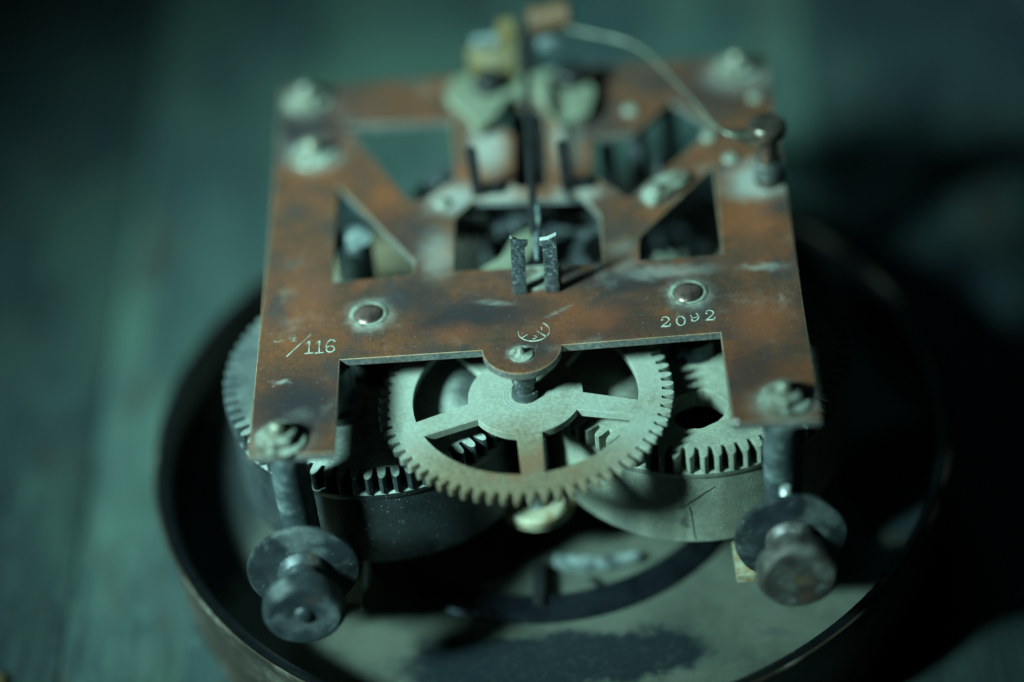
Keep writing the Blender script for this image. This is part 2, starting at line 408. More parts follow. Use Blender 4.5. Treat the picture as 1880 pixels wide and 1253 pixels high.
def shape(name, outlines, z_top, thick, mat, bevel=0.08, angle=20):
    """a flat part with holes, cut from sheet and with its edges broken"""
    cu = bpy.data.curves.new('c', 'CURVE')
    cu.dimensions = '2D'; cu.fill_mode = 'BOTH'
    cu.extrude = thick / 2 - bevel; cu.bevel_depth = bevel; cu.bevel_resolution = 1
    for pts in outlines:
        sp = cu.splines.new('POLY')
        sp.points.add(len(pts) - 1)
        for p, (x, y) in zip(sp.points, pts):
            p.co = (x, y, 0, 1)
        sp.use_cyclic_u = True
    o = bpy.data.objects.new('c', cu)
    col.objects.link(o)
    dg = bpy.context.evaluated_depsgraph_get()
    me = bpy.data.meshes.new_from_object(o.evaluated_get(dg))
    bpy.data.objects.remove(o); bpy.data.curves.remove(cu)
    bm = bmesh.new(); bm.from_mesh(me); bpy.data.meshes.remove(me)
    bmesh.ops.remove_doubles(bm, verts=bm.verts, dist=1e-4)
    bmesh.ops.translate(bm, verts=bm.verts, vec=(0, 0, z_top - thick / 2))
    return bm_mesh(name, bm, mat, angle)

def lathe(name, prof, mat, seg=48, angle=35, centre=(0, 0)):
    bm = bmesh.new()
    rows = []
    for r, z in prof:
        if r < 1e-6:
            rows.append([bm.verts.new((centre[0], centre[1], z))])
        else:
            rows.append([bm.verts.new((centre[0] + r * cos(2 * pi * i / seg), centre[1] + r * sin(2 * pi * i / seg), z)) for i in range(seg)])
    for a, b in zip(rows, rows[1:]):
        for i in range(seg):
            j = (i + 1) % seg
            if len(a) == 1 and len(b) == 1:
                continue
            if len(a) == 1:
                bm.faces.new((a[0], b[i], b[j]))
            elif len(b) == 1:
                bm.faces.new((a[i], a[j], b[0]))
            else:
                bm.faces.new((a[i], a[j], b[j], b[i]))
    return bm_mesh(name, bm, mat, angle)

def prism(name, poly, d0, d1, mat, axis='y', bevel=0.06, angle=35):
    """polygon in XZ extruded along Y (or in XY along Z)"""
    bm = bmesh.new()
    def P(a, b, d):
        return (a, d, b) if axis == 'y' else ((d, a, b) if axis == 'x' else (a, b, d))
    lo = [bm.verts.new(P(a, b, d0)) for a, b in poly]
    hi = [bm.verts.new(P(a, b, d1)) for a, b in poly]
    bm.faces.new(lo); bm.faces.new(hi[::-1])
    n = len(poly)
    for i in range(n):
        bm.faces.new((lo[i], lo[(i + 1) % n], hi[(i + 1) % n], hi[i]))
    bmesh.ops.recalc_face_normals(bm, faces=bm.faces)
    if bevel:
        bmesh.ops.bevel(bm, geom=[e for e in bm.edges if e.calc_face_angle(0) > 0.5], offset=bevel, segments=2, profile=0.6, affect='EDGES')
    return bm_mesh(name, bm, mat, angle)

def box(name, x0, x1, y0, y1, z0, z1, mat, bevel=0.15):
    return prism(name, [(x0, z0), (x1, z0), (x1, z1), (x0, z1)], y0, y1, mat, 'y', bevel)

def tube(name, pts, r, mat, seg=12, radii=None):
    bm = bmesh.new()
    pts = [Vector(p) for p in pts]
    rows = []
    prev = None
    for i, p in enumerate(pts):
        t = (pts[min(i + 1, len(pts) - 1)] - pts[max(i - 1, 0)]).normalized()
        if prev is None:
            a = t.cross(Vector((0, 0, 1)))
            if a.length < 1e-3:
                a = t.cross(Vector((1, 0, 0)))
            a.normalize()
        else:
            a = (prev - t * prev.dot(t)).normalized()
        prev = a
        b = t.cross(a)
        rr = radii[i] if radii else r
        rows.append([bm.verts.new(p + (a * cos(2 * pi * k / seg) + b * sin(2 * pi * k / seg)) * rr) for k in range(seg)])
    for A, B in zip(rows, rows[1:]):
        for k in range(seg):
            bm.faces.new((A[k], A[(k + 1) % seg], B[(k + 1) % seg], B[k]))
    bm.faces.new(rows[0][::-1]); bm.faces.new(rows[-1])
    return bm_mesh(name, bm, mat, 50)

def smooth_path(pts, n=8):
    out = []
    P = [Vector(p) for p in pts]
    P = [P[0] * 2 - P[1]] + P + [P[-1] * 2 - P[-2]]
    for i in range(1, len(P) - 2):
        for k in range(n):
            t = k / n
            a, b, c, d = P[i - 1], P[i], P[i + 1], P[i + 2]
            out.append(0.5 * ((2 * b) + (c - a) * t + (2 * a - 5 * b + 4 * c - d) * t * t + (3 * b - a - 3 * c + d) * t ** 3))
    out.append(P[-2])
    return out

def circle(x, y, r, n=40, a0=0.0):
    return [(x + r * cos(a0 + 2 * pi * i / n), y + r * sin(a0 + 2 * pi * i / n)) for i in range(n)]

def round_poly(pts, r=0.5, n=4):
    """corners of a polygon rounded off"""
    out = []
    N = len(pts)
    for i in range(N):
        p = Vector(pts[i]); a = Vector(pts[i - 1]); b = Vector(pts[(i + 1) % N])
        da, db = (a - p), (b - p)
        k = min(r, da.length * 0.45, db.length * 0.45)
        s, e = p + da.normalized() * k, p + db.normalized() * k
        for j in range(n + 1):
            t = j / n
            q = s * (1 - t) ** 2 + p * 2 * t * (1 - t) + e * t * t
            out.append((q.x, q.y))
    return out

def gear_outline(x, y, r_tip, r_root, n, a0=0.0, w_root=0.56, w_tip=0.50):
    """rounded (epicycloidal) clock teeth"""
    out = []
    p = 2 * pi / n
    h = r_tip - r_root
    for i in range(n):
        a = a0 + i * p
        jit = random.uniform(-0.03, 0.03) * h
        for da, rr in ((-w_root / 2, 0.0), (-w_tip / 2, 0.45), (-w_tip * 0.44, 0.70), (-w_tip * 0.26, 0.92), (0, 1.0),
                       (w_tip * 0.26, 0.92), (w_tip * 0.44, 0.70), (w_tip / 2, 0.45), (w_root / 2, 0.0)):
            r = r_root + h * rr + (jit if rr > 0.4 else 0)
            out.append((x + r * cos(a + da * p), y + r * sin(a + da * p)))
        am = a + p / 2
        out.append((x + (r_root - 0.06) * cos(am), y + (r_root - 0.06) * sin(am)))
    return out

def spoke_holes(x, y, r_in, r_out, n, a0, width):
    holes = []
    for i in range(n):
        a, b = a0 + 2 * pi * i / n, a0 + 2 * pi * (i + 1) / n
        wi, wo = math.asin(width / 2 / r_in), math.asin(width * 0.86 / 2 / r_out)
        k = 12
        pts = [(x + r_out * cos(t), y + r_out * sin(t)) for t in [a + wo + (b - a - 2 * wo) * j / (2 * k) for j in range(2 * k + 1)]]
        pts += [(x + r_in * cos(t), y + r_in * sin(t)) for t in [b - wi - (b - a - 2 * wi) * j / k for j in range(k + 1)]]
        holes.append(pts)
    return holes

def thing(name, label, cat, loc=(0, 0, 0)):
    o = bpy.data.objects.new(name, None)
    col.objects.link(o)
    o.location = Vector(loc) * S
    o.empty_display_size = 0.01
    o['label'] = label; o['category'] = cat
    return o

def copy_part(o, parent, loc=None, rot=None):
    c = o.copy(); col.objects.link(c); c.parent = parent
    if loc is not None:
        c.location = Vector(loc) * S
    if rot is not None:
        c.rotation_euler = rot
    for ch in list(o.children):
        d = ch.copy(); col.objects.link(d); d.parent = c
    return c

# ------------------------------------------------------------------ setting: the wooden table
table = bpy.data.objects.new('tabletop', bpy.data.meshes.new('tabletop'))
bm = bmesh.new()
bmesh.ops.create_cube(bm, size=1.0)
bmesh.ops.scale(bm, verts=bm.verts, vec=(760, 900, 18))
bmesh.ops.translate(bm, verts=bm.verts, vec=(0, 140, -16.2))
table = link('tabletop', bm_mesh('tabletop', bm, MT['gap']))
table['kind'] = 'structure'
px = -380.0
edges = [-380, -292, -206, -136, -64.5, 44.0, 131, 214, 300, 380]
for x0, x1 in zip(edges, edges[1:]):
    yo = random.uniform(-6, 6)
    me = box('plank', x0 + 0.07, x1 - 0.07, -310, 590, -7.2, 0.0, MT['shaded_wood' if x1 < -60 else ('wood' if x1 < 50 else 'deep_shaded_wood')], 0.3)
    pl = link('plank', me, table)
    pl.location.z = random.uniform(-0.00015, 0.0)
    pl.rotation_euler.z = 0

# ------------------------------------------------------------------ the round case
CX, CY = 0.7, 31.4
case = thing('clock_case', 'shallow round bronze clock case with a black inside, lying open under the movement', 'clock case', (CX, CY, 0))
def z_(v):
    return v + ZT
link('case_wall', lathe('case_wall', [(47.5, z_(-41.9)), (50.9, z_(-41.8)), (51.4, z_(-41.2)), (51.9, z_(-31)), (52.15, z_(-28.2)), (52.45, z_(-27.8)),
     (52.5, z_(-27.45)), (52.4, z_(-27.2)), (52.2, z_(-27.12)), (51.95, z_(-27.3)), (51.85, z_(-28.2)), (51.2, z_(-36.4)), (47.5, z_(-36.4)), (47.5, z_(-41.9))], MT['case'], 160), case)
link('lining', lathe('lining', [(51.86, z_(-27.9)), (51.85, z_(-27.38)), (51.2, z_(-27.3)), (50.7, z_(-27.45)), (50.4, z_(-28.0)), (50.3, z_(-34.8)), (51.0, z_(-34.9))], MT['lining'], 160), case)
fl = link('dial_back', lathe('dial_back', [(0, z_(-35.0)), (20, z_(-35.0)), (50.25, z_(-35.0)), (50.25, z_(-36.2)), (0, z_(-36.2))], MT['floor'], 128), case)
rg = lathe('bezel_ring', [(24.4, z_(-34.98)), (24.5, z_(-33.7)), (24.9, z_(-33.45)), (25.3, z_(-33.5)), (26.4, z_(-33.75)), (27.6, z_(-34.35)), (28.0, z_(-34.6)), (28.3, z_(-34.98))], MT['ring'], 128)
link('bezel_ring', rg, case, (-1.2, -0.4, 0))
# two bent strips on the dial back inside the ring
link('steel_strip', prism('steel_strip', [(0.2, 11.6), (6.5, 10.8), (11.5, 12.0), (11.0, 13.2), (6.5, 12.4), (0.6, 13.4)], z_(-34.9), z_(-33.6), MT['steel'], 'z', 0.3), case, (-CX, -CY, 0))
link('retaining_bar', prism('retaining_bar', [(-2.4, 4.6), (-0.9, 4.4), (-0.6, 11.6), (-2.2, 12.0)], z_(-34.9), z_(-32.9), MT['black'], 'z', 0.25), case, (-CX, -CY, 0))
link('retaining_bar', prism('retaining_bar', [(4.7, 9.6), (5.3, 9.9), (8.9, 5.0), (8.3, 4.7)], z_(-34.9), z_(-34.3), MT['black'], 'z', 0.15), case, (-CX, -CY, 0))

# ------------------------------------------------------------------ the movement
mv = thing('clock_movement', 'open clock movement with copper brown plates and dusty gear wheels, lying in the round case', 'clock movement', (0, 0, ZT))
# move the thing's base to its feet, keeping the parts in plate coordinates
BASE = -34.95
mv.location = Vector((0, 36, ZT + BASE)) * S
root = Vector((0, -36, -BASE))
def part(name, me, loc=(0, 0, 0), rot=(0, 0, 0), parent=None, label=None):
    p = parent or mv
    o = link(name, me, p, (Vector(loc) + root) if parent is None else loc, rot)
    if label:
        o['label'] = label
    return o

W, D = 33.0, 72.4
boss = [(-1.03 + 4.7 * cos(t), 15.85 + 4.7 * sin(t)) for t in [pi + 0.02 + (pi - 0.04) * i / 26 for i in range(27)]]
outer = [(-W, 0.0), (-23.1, -0.3), (-23.1, 15.8)] + boss + [(22.9, 16.1), (23.1, 0.3), (W, 0.0), (W, D), (-W, D)]
outer = round_poly(outer[:3], 0.01, 1)[0:0] + outer
tri_l = round_poly([(-24.8, 50.3), (-24.7, 30.2), (-14.3, 30.6), (-14.2, 33.4)], 0.5)
tri_r = round_poly([(24.5, 49.0), (13.9, 35.1), (13.7, 30.3), (24.2, 30.4)], 0.5)
octo = round_poly([(-9.4, 30.7), (9.4, 30.3), (9.4, 40.0), (7.4, 44.0), (-6.9, 45.0), (-9.4, 41.5)], 0.4)
tl = round_poly([(-24.4, 62.9), (-9.6, 62.6), (-9.1, 49.4), (-13.6, 45.4), (-15.4, 45.8)][::-1], 0.5)
tr = round_poly([(8.7, 56.5), (8.5, 48.6), (13.2, 42.8), (15.8, 46.0), (25.3, 56.6), (19.7, 63.7), (14.5, 56.7)], 0.5)
slot = round_poly([(-1.6, 46.8), (2.7, 46.6), (3.0, 58.5), (2.6, 64.4), (-3.0, 64.4), (-3.4, 60.0), (-1.6, 58.5)], 0.6)
plate = part('top_plate', shape('top_plate', [outer, tri_l, tri_r, octo, tl, tr, slot], 0.0, 1.08, MT['plate'], 0.11))
lower_outer = [(x, y if y < 60 else 71.0) for x, y in outer]
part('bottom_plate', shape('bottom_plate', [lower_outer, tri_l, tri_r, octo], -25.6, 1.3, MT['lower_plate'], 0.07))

# pillars, feet, corner nuts
pill = lathe('pillar', [(0, -1.1), (2.35, -1.1), (2.35, -2.2), (2.28, -2.4), (2.28, -24.4), (2.4, -24.6), (2.4, -25.58), (0, -25.58)], MT['pillar_steel'], 40)
foot = lathe('foot', [(0, -26.92), (1.7, -26.92), (1.7, -34.9), (0, -34.9)], MT['dark_steel'], 32)
washer = lathe('washer', [(0.9, 0.02), (2.95, 0.02), (3.05, 0.12), (3.0, 0.42), (2.7, 0.5), (0.9, 0.5)], MT['nut'], 40)
def hexnut(name, r, z0, z1, mat):
    bm = bmesh.new()
    lo = [bm.verts.new((r * cos(pi / 3 * i), r * sin(pi / 3 * i), z0)) for i in range(6)]
    m1 = [bm.verts.new((r * cos(pi / 3 * i), r * sin(pi / 3 * i), z1 - 0.2)) for i in range(6)]
    hi = [bm.verts.new((0.83 * r * cos(pi / 3 * i), 0.83 * r * sin(pi / 3 * i), z1)) for i in range(6)]
    for A, B in ((lo, m1), (m1, hi)):
        for i in range(6):
            bm.faces.new((A[i], A[(i + 1) % 6], B[(i + 1) % 6], B[i]))
    bm.faces.new(lo[::-1]); bm.faces.new(hi)
    bmesh.ops.recalc_face_normals(bm, faces=bm.faces)
    bmesh.ops.bevel(bm, geom=list(bm.edges), offset=0.07, segments=2, affect='EDGES')
    return bm_mesh(name, bm, mat, 30)
nutm = hexnut('nut', 2.15, 0.5, 1.75, MT['nut'])
stud = lathe('stud', [(0, 1.7), (1.02, 1.7), (1.02, 2.35), (0.85, 2.6), (0.78, 2.75), (0.5, 3.0), (0, 3.05)], MT['nut'], 24)
corners = [(-29.4, 2.1), (29.3, 3.4), (-29.4, 69.0), (29.0, 69.0)]
first = None
for i, (x, y) in enumerate(corners):
    xp = math.copysign(28.9, x)
    yp = 2.1 if y < 10 else 68.5
    part('pillar', pill, (xp if y < 10 else xp, yp, 0))
    part('foot', foot, (xp, yp + (4.0 if y < 10 else 0.0), 0))
    rz = (0.15, 0.5, 0.9, 0.3)[i]
    n = part('nut', nutm, (x, y, 0), (0.0, 0.0, rz))
    part('washer', washer, parent=n)
    part('stud', stud, parent=n)
# the small threaded screw beside the right front pillar
prof = [(0, -16.5)]
zz = -16.5
while zz < -9.6:
    prof += [(0.72, zz), (0.55, zz + 0.18)]
    zz += 0.36
prof += [(0.68, zz), (0.5, zz + 0.25), (0, zz + 0.3)]
part('threaded_screw', lathe('threaded_screw', prof, MT['clip_edge'], 20, 25), (28.9, -1.6, 0))

# dome headed stud on the left edge, small screws on the plate
part('dome_nut', lathe('dome_nut', [(0, 0.02), (3.1, 0.02), (2.9, 0.35), (1.75, 0.7), (1.3, 1.0), (1.15, 1.9), (0.95, 2.4), (0.5, 2.75), (0, 2.85)], MT['nut'], 40), (-28.1, 56.8, 0))
scr = lathe('plate_screw', [(0, 0.02), (1.05, 0.02), (1.05, 0.35), (0.8, 0.62), (0.35, 0.75), (0, 0.78)], MT['nut'], 28)
for x, y in ((24.1, 54.6), (14.2, 61.6), (-10.9, 44.4), (30.9, 62.5), (26.6, 49.6)):
    part('plate_screw', scr, (x, y, 0))
# domed ends of the barrel arbors, flush in the bar
riv = lathe('rivet', [(0, 0.02), (2.35, 0.02), (2.3, 0.12), (1.95, 0.16), (1.85, 0.10), (1.75, 0.22), (1.35, 0.46), (0.7, 0.60), (0, 0.64)], MT['rivet'], 48, 25)
rivring = lathe('rivet_ring', [(1.78, 0.10), (2.0, 0.20), (2.2, 0.14), (2.45, 0.03), (2.1, 0.02), (1.78, 0.05)], MT['nut'], 48, 40)
for x, y in ((-19.7, 23.7), (19.5, 23.7)):
    o = part('rivet', riv, (x, y, 0))
    part('rivet_ring', rivring, parent=o)
# pivot of the centre wheel in the boss
pv = part('pivot', lathe('pivot', [(0, 0.55), (0.05, 1.25), (0.22, 1.2), (0.42, 0.75), (0.62, 0.42), (0.95, 0.30), (1.25, 0.2), (1.42, 0.16), (1.48, 0.03), (1.3, 0.02), (0, 0.02)], MT['nut'], 40, 30), (-1.1, 14.5, 0))

part('bright_grain', lathe('bright_grain', [(0, 0.28), (0.16, 0.24), (0.26, 0.12), (0.26, 0.02), (0, 0.0)], plain('white_grain', (0.75, 0.78, 0.72), 0.2, 0.3), 14), (23.5, 0.35, 0.0))

# ------------------------------------------------------------------ stamped writing on the top plate
def ribbon(name, strokes, mat, z=0.015, h=0.03):
    """strokes: lists of (x, y, width); one joined low relief mark"""
    bm = bmesh.new()
    for st in strokes:
        L, Rr = [], []
        for i, (x, y, wd) in enumerate(st):
            a = st[max(i - 1, 0)]; b = st[min(i + 1, len(st) - 1)]
            t = Vector((b[0] - a[0], b[1] - a[1]))
            t = t.normalized() if t.length > 1e-9 else Vector((1, 0))
            n = Vector((-t.y, t.x))
            L.append((bm.verts.new((x + n.x * wd / 2, y + n.y * wd / 2, z)), ))
            Rr.append((bm.verts.new((x - n.x * wd / 2, y - n.y * wd / 2, z)), ))
        top = []
        for i in range(len(st) - 1):
            top.append(bm.faces.new((L[i][0], L[i + 1][0], Rr[i + 1][0], Rr[i][0])))
        ex = bmesh.ops.extrude_face_region(bm, geom=top)
        vs = [g for g in ex['geom'] if isinstance(g, bmesh.types.BMVert)]
        bmesh.ops.translate(bm, verts=vs, vec=(0, 0, h))
    return bm_mesh(name, bm, mat, 30)

def arc(cx, cy, rx, ry, a0, a1, w0, w1=None, n=14, mid=None):
    out = []
    for i in range(n + 1):
        t = i / n
        a = R_(a0 + (a1 - a0) * t)
        wv = w0 + ((w1 if w1 is not None else w0) - w0) * t
        if mid is not None:
            wv = wv + (mid - wv) * (1 - abs(2 * t - 1)) 
        out.append((cx + rx * cos(a), cy + ry * sin(a), wv))
    return out
def dot(cx, cy, r):
    return [(cx - r, cy, 0.02), (cx - r * 0.7, cy, r * 1.4), (cx, cy, r * 2), (cx + r * 0.7, cy, r * 1.4), (cx + r, cy, 0.02)]
def two():     # 1.3 wide, 1.9 high, with ball and slab serif
    return [arc(0.62, 1.33, 0.46, 0.52, 165, -25, 0.12, 0.22, mid=0.16), dot(0.26, 1.32, 0.15),
            [(1.04, 1.12, 0.21), (0.80, 0.80, 0.16), (0.45, 0.45, 0.13), (0.12, 0.14, 0.13)],
            [(0.05, 0.10, 0.16), (0.5, 0.13, 0.22), (0.9, 0.12, 0.24), (1.2, 0.12, 0.22)],
            [(1.12, 0.05, 0.14), (1.17, 0.30, 0.17), (1.22, 0.62, 0.10)]]
def zero():
    return [arc(0.6, 0.92, 0.50, 0.84, 90, 270, 0.08, 0.08, 18, 0.24), arc(0.6, 0.92, 0.50, 0.84, 270, 450, 0.08, 0.08, 18, 0.24)]
def nine():
    return [arc(0.52, 1.22, 0.42, 0.46, 165, 330, 0.13, 0.13), arc(0.40, 0.92, 0.66, 0.80, 55, -62, 0.16, 0.12, 14, 0.20),
            arc(0.48, 0.42, 0.36, 0.30, 300, 190, 0.12, 0.16), dot(0.20, 0.44, 0.14)]
def one():
    return [[(0.55, 0.08, 0.14), (0.55, 1.2, 0.14), (0.60, 2.35, 0.14)], [(0.12, 1.75, 0.06), (0.36, 2.0, 0.10), (0.60, 2.32, 0.10)],
            [(0.05, 0.07, 0.14), (0.55, 0.09, 0.15), (1.1, 0.07, 0.14)]]
def six():
    return [arc(0.55, 0.62, 0.48, 0.54, 0, 360, 0.14, 0.14, 24), arc(0.72, 1.10, 0.68, 1.18, 195, 95, 0.14, 0.12), arc(0.62, 1.80, 0.42, 0.46, 80, 10, 0.13, 0.16)]
def slash():
    return [[(0, 0, 0.16), (1.4, 1.9, 0.11), (2.8, 3.8, 0.05)]]
def three_worn():
    return [arc(0.6, 0.45, 0.55, 0.45, 200, 350, 0.08, 0.10)]
def four_worn():
    return [[(0.1, 0.55, 0.07), (1.0, 0.62, 0.10)], [(0.72, 0.1, 0.11), (0.76, 1.3, 0.07)], [(0.35, 0.08, 0.07), (1.05, 0.1, 0.08)], [(0.70, 1.3, 0.05), (0.15, 0.6, 0.06)]]
for fn, x, y, k, rot, mt in ((two, 15.75, 17.65, 1.0, 0.0, 'stamp'), (zero, 17.65, 17.65, 1.0, 0.02, 'stamp'), (nine, 19.4, 18.25, 0.95, 0.0, 'stamp'), (two, 21.15, 18.3, 1.0, 0.0, 'stamp'),
                             (one, -27.35, 17.15, 1.0, 0.03, 'stamp'), (one, -26.1, 17.1, 1.0, 0.03, 'stamp'), (six, -24.75, 17.1, 1.02, 0.02, 'stamp'),
                             (three_worn, -31.3, 19.7, 1.0, 0.0, 'stamp_faint'), (four_worn, -29.5, 19.55, 1.05, 0.0, 'stamp_faint')):
    part('stamped_digit', ribbon('stamped_digit', [[(a * k, b * k, c_ * k) for a, b, c_ in s] for s in fn()], MT[mt]), Vector((x, y, 0)), (0, 0, rot), parent=plate)
part('stamped_slash', ribbon('stamped_slash', slash(), MT['stamp']), (-29.5, 16.9, 0), parent=plate)
part('maker_mark', ribbon('maker_mark', [arc(0, 0, 1.9, 1.75, -190, 55, 0.03, 0.06, 40, 0.20), [(-1.45, -1.05, 0.16), (-0.75, -0.45, 0.05)], [(1.45, -1.05, 0.24), (0.35, 0.05, 0.05)],
     arc(-0.05, -1.05, 0.34, 0.28, -110, 90, 0.13, 0.08), [(0.95, 0.75, 0.12), (0.97, 0.25, 0.10)]], MT['stamp']), (0.48, 18.45, 0), parent=plate)

# ------------------------------------------------------------------ centre wheel
GX, GY = -1.07, 13.92
a0 = R_(-87)
cw = part('centre_wheel', shape('centre_wheel', [gear_outline(GX, GY, 17.9, 16.5, 68, R_(1.2), 0.62, 0.50)] + spoke_holes(GX, GY, 6.9, 13.75, 5, a0, 3.0), -6.0, 1.05, MT['wheel'], 0.06))
part('arbor', lathe('arbor', [(0, -1.1), (1.0, -1.1), (1.0, -1.6), (1.5, -1.7), (1.5, -3.6), (1.25, -3.8), (1.25, -4.9), (1.6, -5.05), (1.7, -5.97), (0, -5.97)], MT['dark_steel'], 36, centre=(GX, GY)), parent=cw)
part('lower_arbor', lathe('lower_arbor', [(0, -7.1), (1.3, -7.1), (1.3, -13), (1.9, -13.1), (1.9, -18), (1.3, -18.1), (1.2, -25.5), (0, -25.5)], MT['steel'], 32, centre=(GX, GY)), parent=cw)
# bushing on the lower plate's boss, seen below the wheel
part('bushing', lathe('bushing', [(0, -24.7), (3.4, -24.7), (3.75, -25.0), (3.75, -25.56), (0, -25.56)], MT['lower_plate'], 40), (GX, 14.2, 0))

# ------------------------------------------------------------------ the two mainspring barrels
def barrel(x, y, mt, a0, hole):
    outl = [gear_outline(x, y, 19.3, 17.5, 70, a0, 0.62, 0.54)]
    if hole:
        outl.append([(19.6 + (3.5 + 0.28 * sin(3 * t + 1) + 0.16 * sin(7 * t) + random.uniform(-.09, .09)) * cos(t), 12.7 + (3.4 + 0.3 * sin(2 * t) + random.uniform(-.09, .09)) * sin(t)) for t in [2 * pi * i / 40 for i in range(40)]])
    b = part('barrel_wheel', shape('barrel_wheel', outl, -9.2, 2.75, MT[mt], 0.07))
    prof = [(17.0, -12.0), (19.0, -12.0), (19.15, -12.2), (19.1, -13.0), (18.95, -13.2), (18.95, -24.0), (18.6, -24.3), (0, -24.3), (0, -24.0), (17.0, -23.6), (17.0, -12.0)] if hole else \
           [(0, -12.0), (19.0, -12.0), (19.15, -12.2), (19.1, -13.0), (18.95, -13.2), (18.95, -24.0), (18.6, -24.3), (0, -24.3)]
    part('drum', lathe('drum', prof, MT[mt], 96, centre=(x, y)), parent=b)
    part('arbor', lathe('arbor', [(0, -1.3), (1.7, -1.3), (1.7, -6.5), (2.9, -6.6), (3.0, -9.15), (0, -9.15)], MT['ring'], 36, centre=(x, y)), parent=b)
    return b
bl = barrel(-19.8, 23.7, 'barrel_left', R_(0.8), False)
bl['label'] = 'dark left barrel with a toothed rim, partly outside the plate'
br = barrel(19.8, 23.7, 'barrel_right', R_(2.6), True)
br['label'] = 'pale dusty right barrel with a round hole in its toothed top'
# scratches and a drop of solder on the right drum's wall
def wall_mark(name, pts, mat, width):
    bm = bmesh.new()
    rows = []
    for (th, z, wd) in pts:
        a = R_(th)
        n = Vector((cos(a), sin(a), 0))
        c = Vector((19.8, 23.7, z)) + n * 18.99
        rows.append([bm.verts.new(c + Vector((0, 0, wd / 2)) - n * 0.05), bm.verts.new(c + Vector((0, 0, wd / 2)) + n * 0.03),
                     bm.verts.new(c - Vector((0, 0, wd / 2)) + n * 0.03), bm.verts.new(c - Vector((0, 0, wd / 2)) - n * 0.05)])
    for A, B in zip(rows, rows[1:]):
        for k in range(3):
            bm.faces.new((A[k], A[k + 1], B[k + 1], B[k]))
    return bm_mesh(name, bm, mat)
part('scratch', wall_mark('scratch', [(-100.5, -18.2, 0.05), (-97.5, -17.6, 0.34), (-94, -16.6, 0.42), (-90, -15.4, 0.28), (-86.5, -14.6, 0.05)], MT['drum_scratch'], 0.3), parent=br)
part('scratch', wall_mark('scratch', [(-96.2, -18.0, 0.6), (-95.4, -19.2, 0.9), (-95.2, -20.5, 0.8), (-94.9, -22.0, 0.9), (-94.2, -23.6, 0.5)][::1], MT['drum_scratch'], 0.3), parent=br)
# click post and collar on the left barrel, seen in the opening
part('click_post', lathe('click_post', [(0, -1.3), (2.15, -1.3), (2.15, -7.0), (2.35, -7.4), (2.75, -7.7), (2.8, -8.6), (2.5, -9.15), (0, -9.15)], MT['steel'], 36), (-24.1, 16.2, 0))
part('solder_drop', lathe('solder_drop', [(0, 0.6), (0.6, 0.45), (0.95, 0.1), (1.0, -0.1), (0, -0.1)], MT['clip_edge'], 20), (19.8 + 18.95 * cos(R_(-132)), 23.7 + 18.95 * sin(R_(-132)), -15.0), (R_(90), 0, R_(-42)))

# ------------------------------------------------------------------ spring fork standing on the bar
fork = part('crutch_fork', box('crutch_fork', -1.75, 3.7, 25.9, 30.4, 0.02, 0.42, MT['nut'], 0.12))
def prong(sgn):
    # outline in XZ; inner side carries a small lip at the tip
    P = [(0, 0.1), (1.75, 0.1), (1.75, 7.35), (2.15, 7.75), (2.12, 8.25), (1.2, 8.35), (0.05, 8.95)]
    lean = 0.03
    if sgn < 0:
        P = [(2.0 - a, b) for a, b in P][::-1]
    return [(a + b * lean, b) for a, b in P]
part('prong', prism('prong', [(a - 1.95, b) for a, b in prong(1)], 25.45, 26.05, MT['prong'], 'y', 0.09), parent=fork)
part('prong', prism('prong', [(a + 1.75, b) for a, b in prong(-1)], 25.35, 25.95, MT['prong'], 'y', 0.09), parent=fork)
for xx in (-1.95 + 0.27, 2.02):
    pass
# bright worn tips of the prongs
part('prong_tip', prism('prong_tip', [(-1.66, 9.0), (-1.3, 8.85), (-1.3, 8.98), (-1.66, 9.16)], 25.5, 26.0, MT['clip_edge'], 'y', 0.03), parent=fork)
part('prong_tip', prism('prong_tip', [(1.93, 8.34), (2.9, 8.42), (3.98, 9.02), (3.96, 9.16), (2.85, 8.58), (1.93, 8.48)], 25.36, 25.94, MT['clip_edge'], 'y', 0.04), parent=fork)

# crutch rod running back from the fork
cr = part('crutch_rod', tube('crutch_rod', [(0.7, 66.0, 4.8), (0.8, 50.0, 4.5), (1.0, 38.0, 3.9), (1.05, 33.0, 3.4)], 0.55, MT['black']))
part('rod_tip', tube('rod_tip', smooth_path([(1.35, 39.0, 4.0), (1.5, 36.0, 3.7), (1.35, 31.5, 3.0), (1.25, 29.3, 2.2)]), 0.4, MT['steel'],
     radii=[0.28 + 0.22 * sin(pi * i / 24) for i in range(25)]), parent=cr)

# rear pair of black prongs on their foot
for x in (-6.2, 5.4):
    rp = part('rear_prong', prism('rear_prong', [(x - 0.75, 0.0), (x + 0.85, 0.0), (x + 0.95, 0.9), (x + 0.55, 1.5), (x + 0.4, 7.2), (x - 0.4, 7.7), (x - 1.0, 7.3)], 45.4, 46.3, MT['black'], 'y', 0.1))
    part('prong_foot', box('prong_foot', x + 0.7, x + 3.0, 45.6, 47.2, 0.02, 0.9, MT['black'], 0.15), parent=rp)

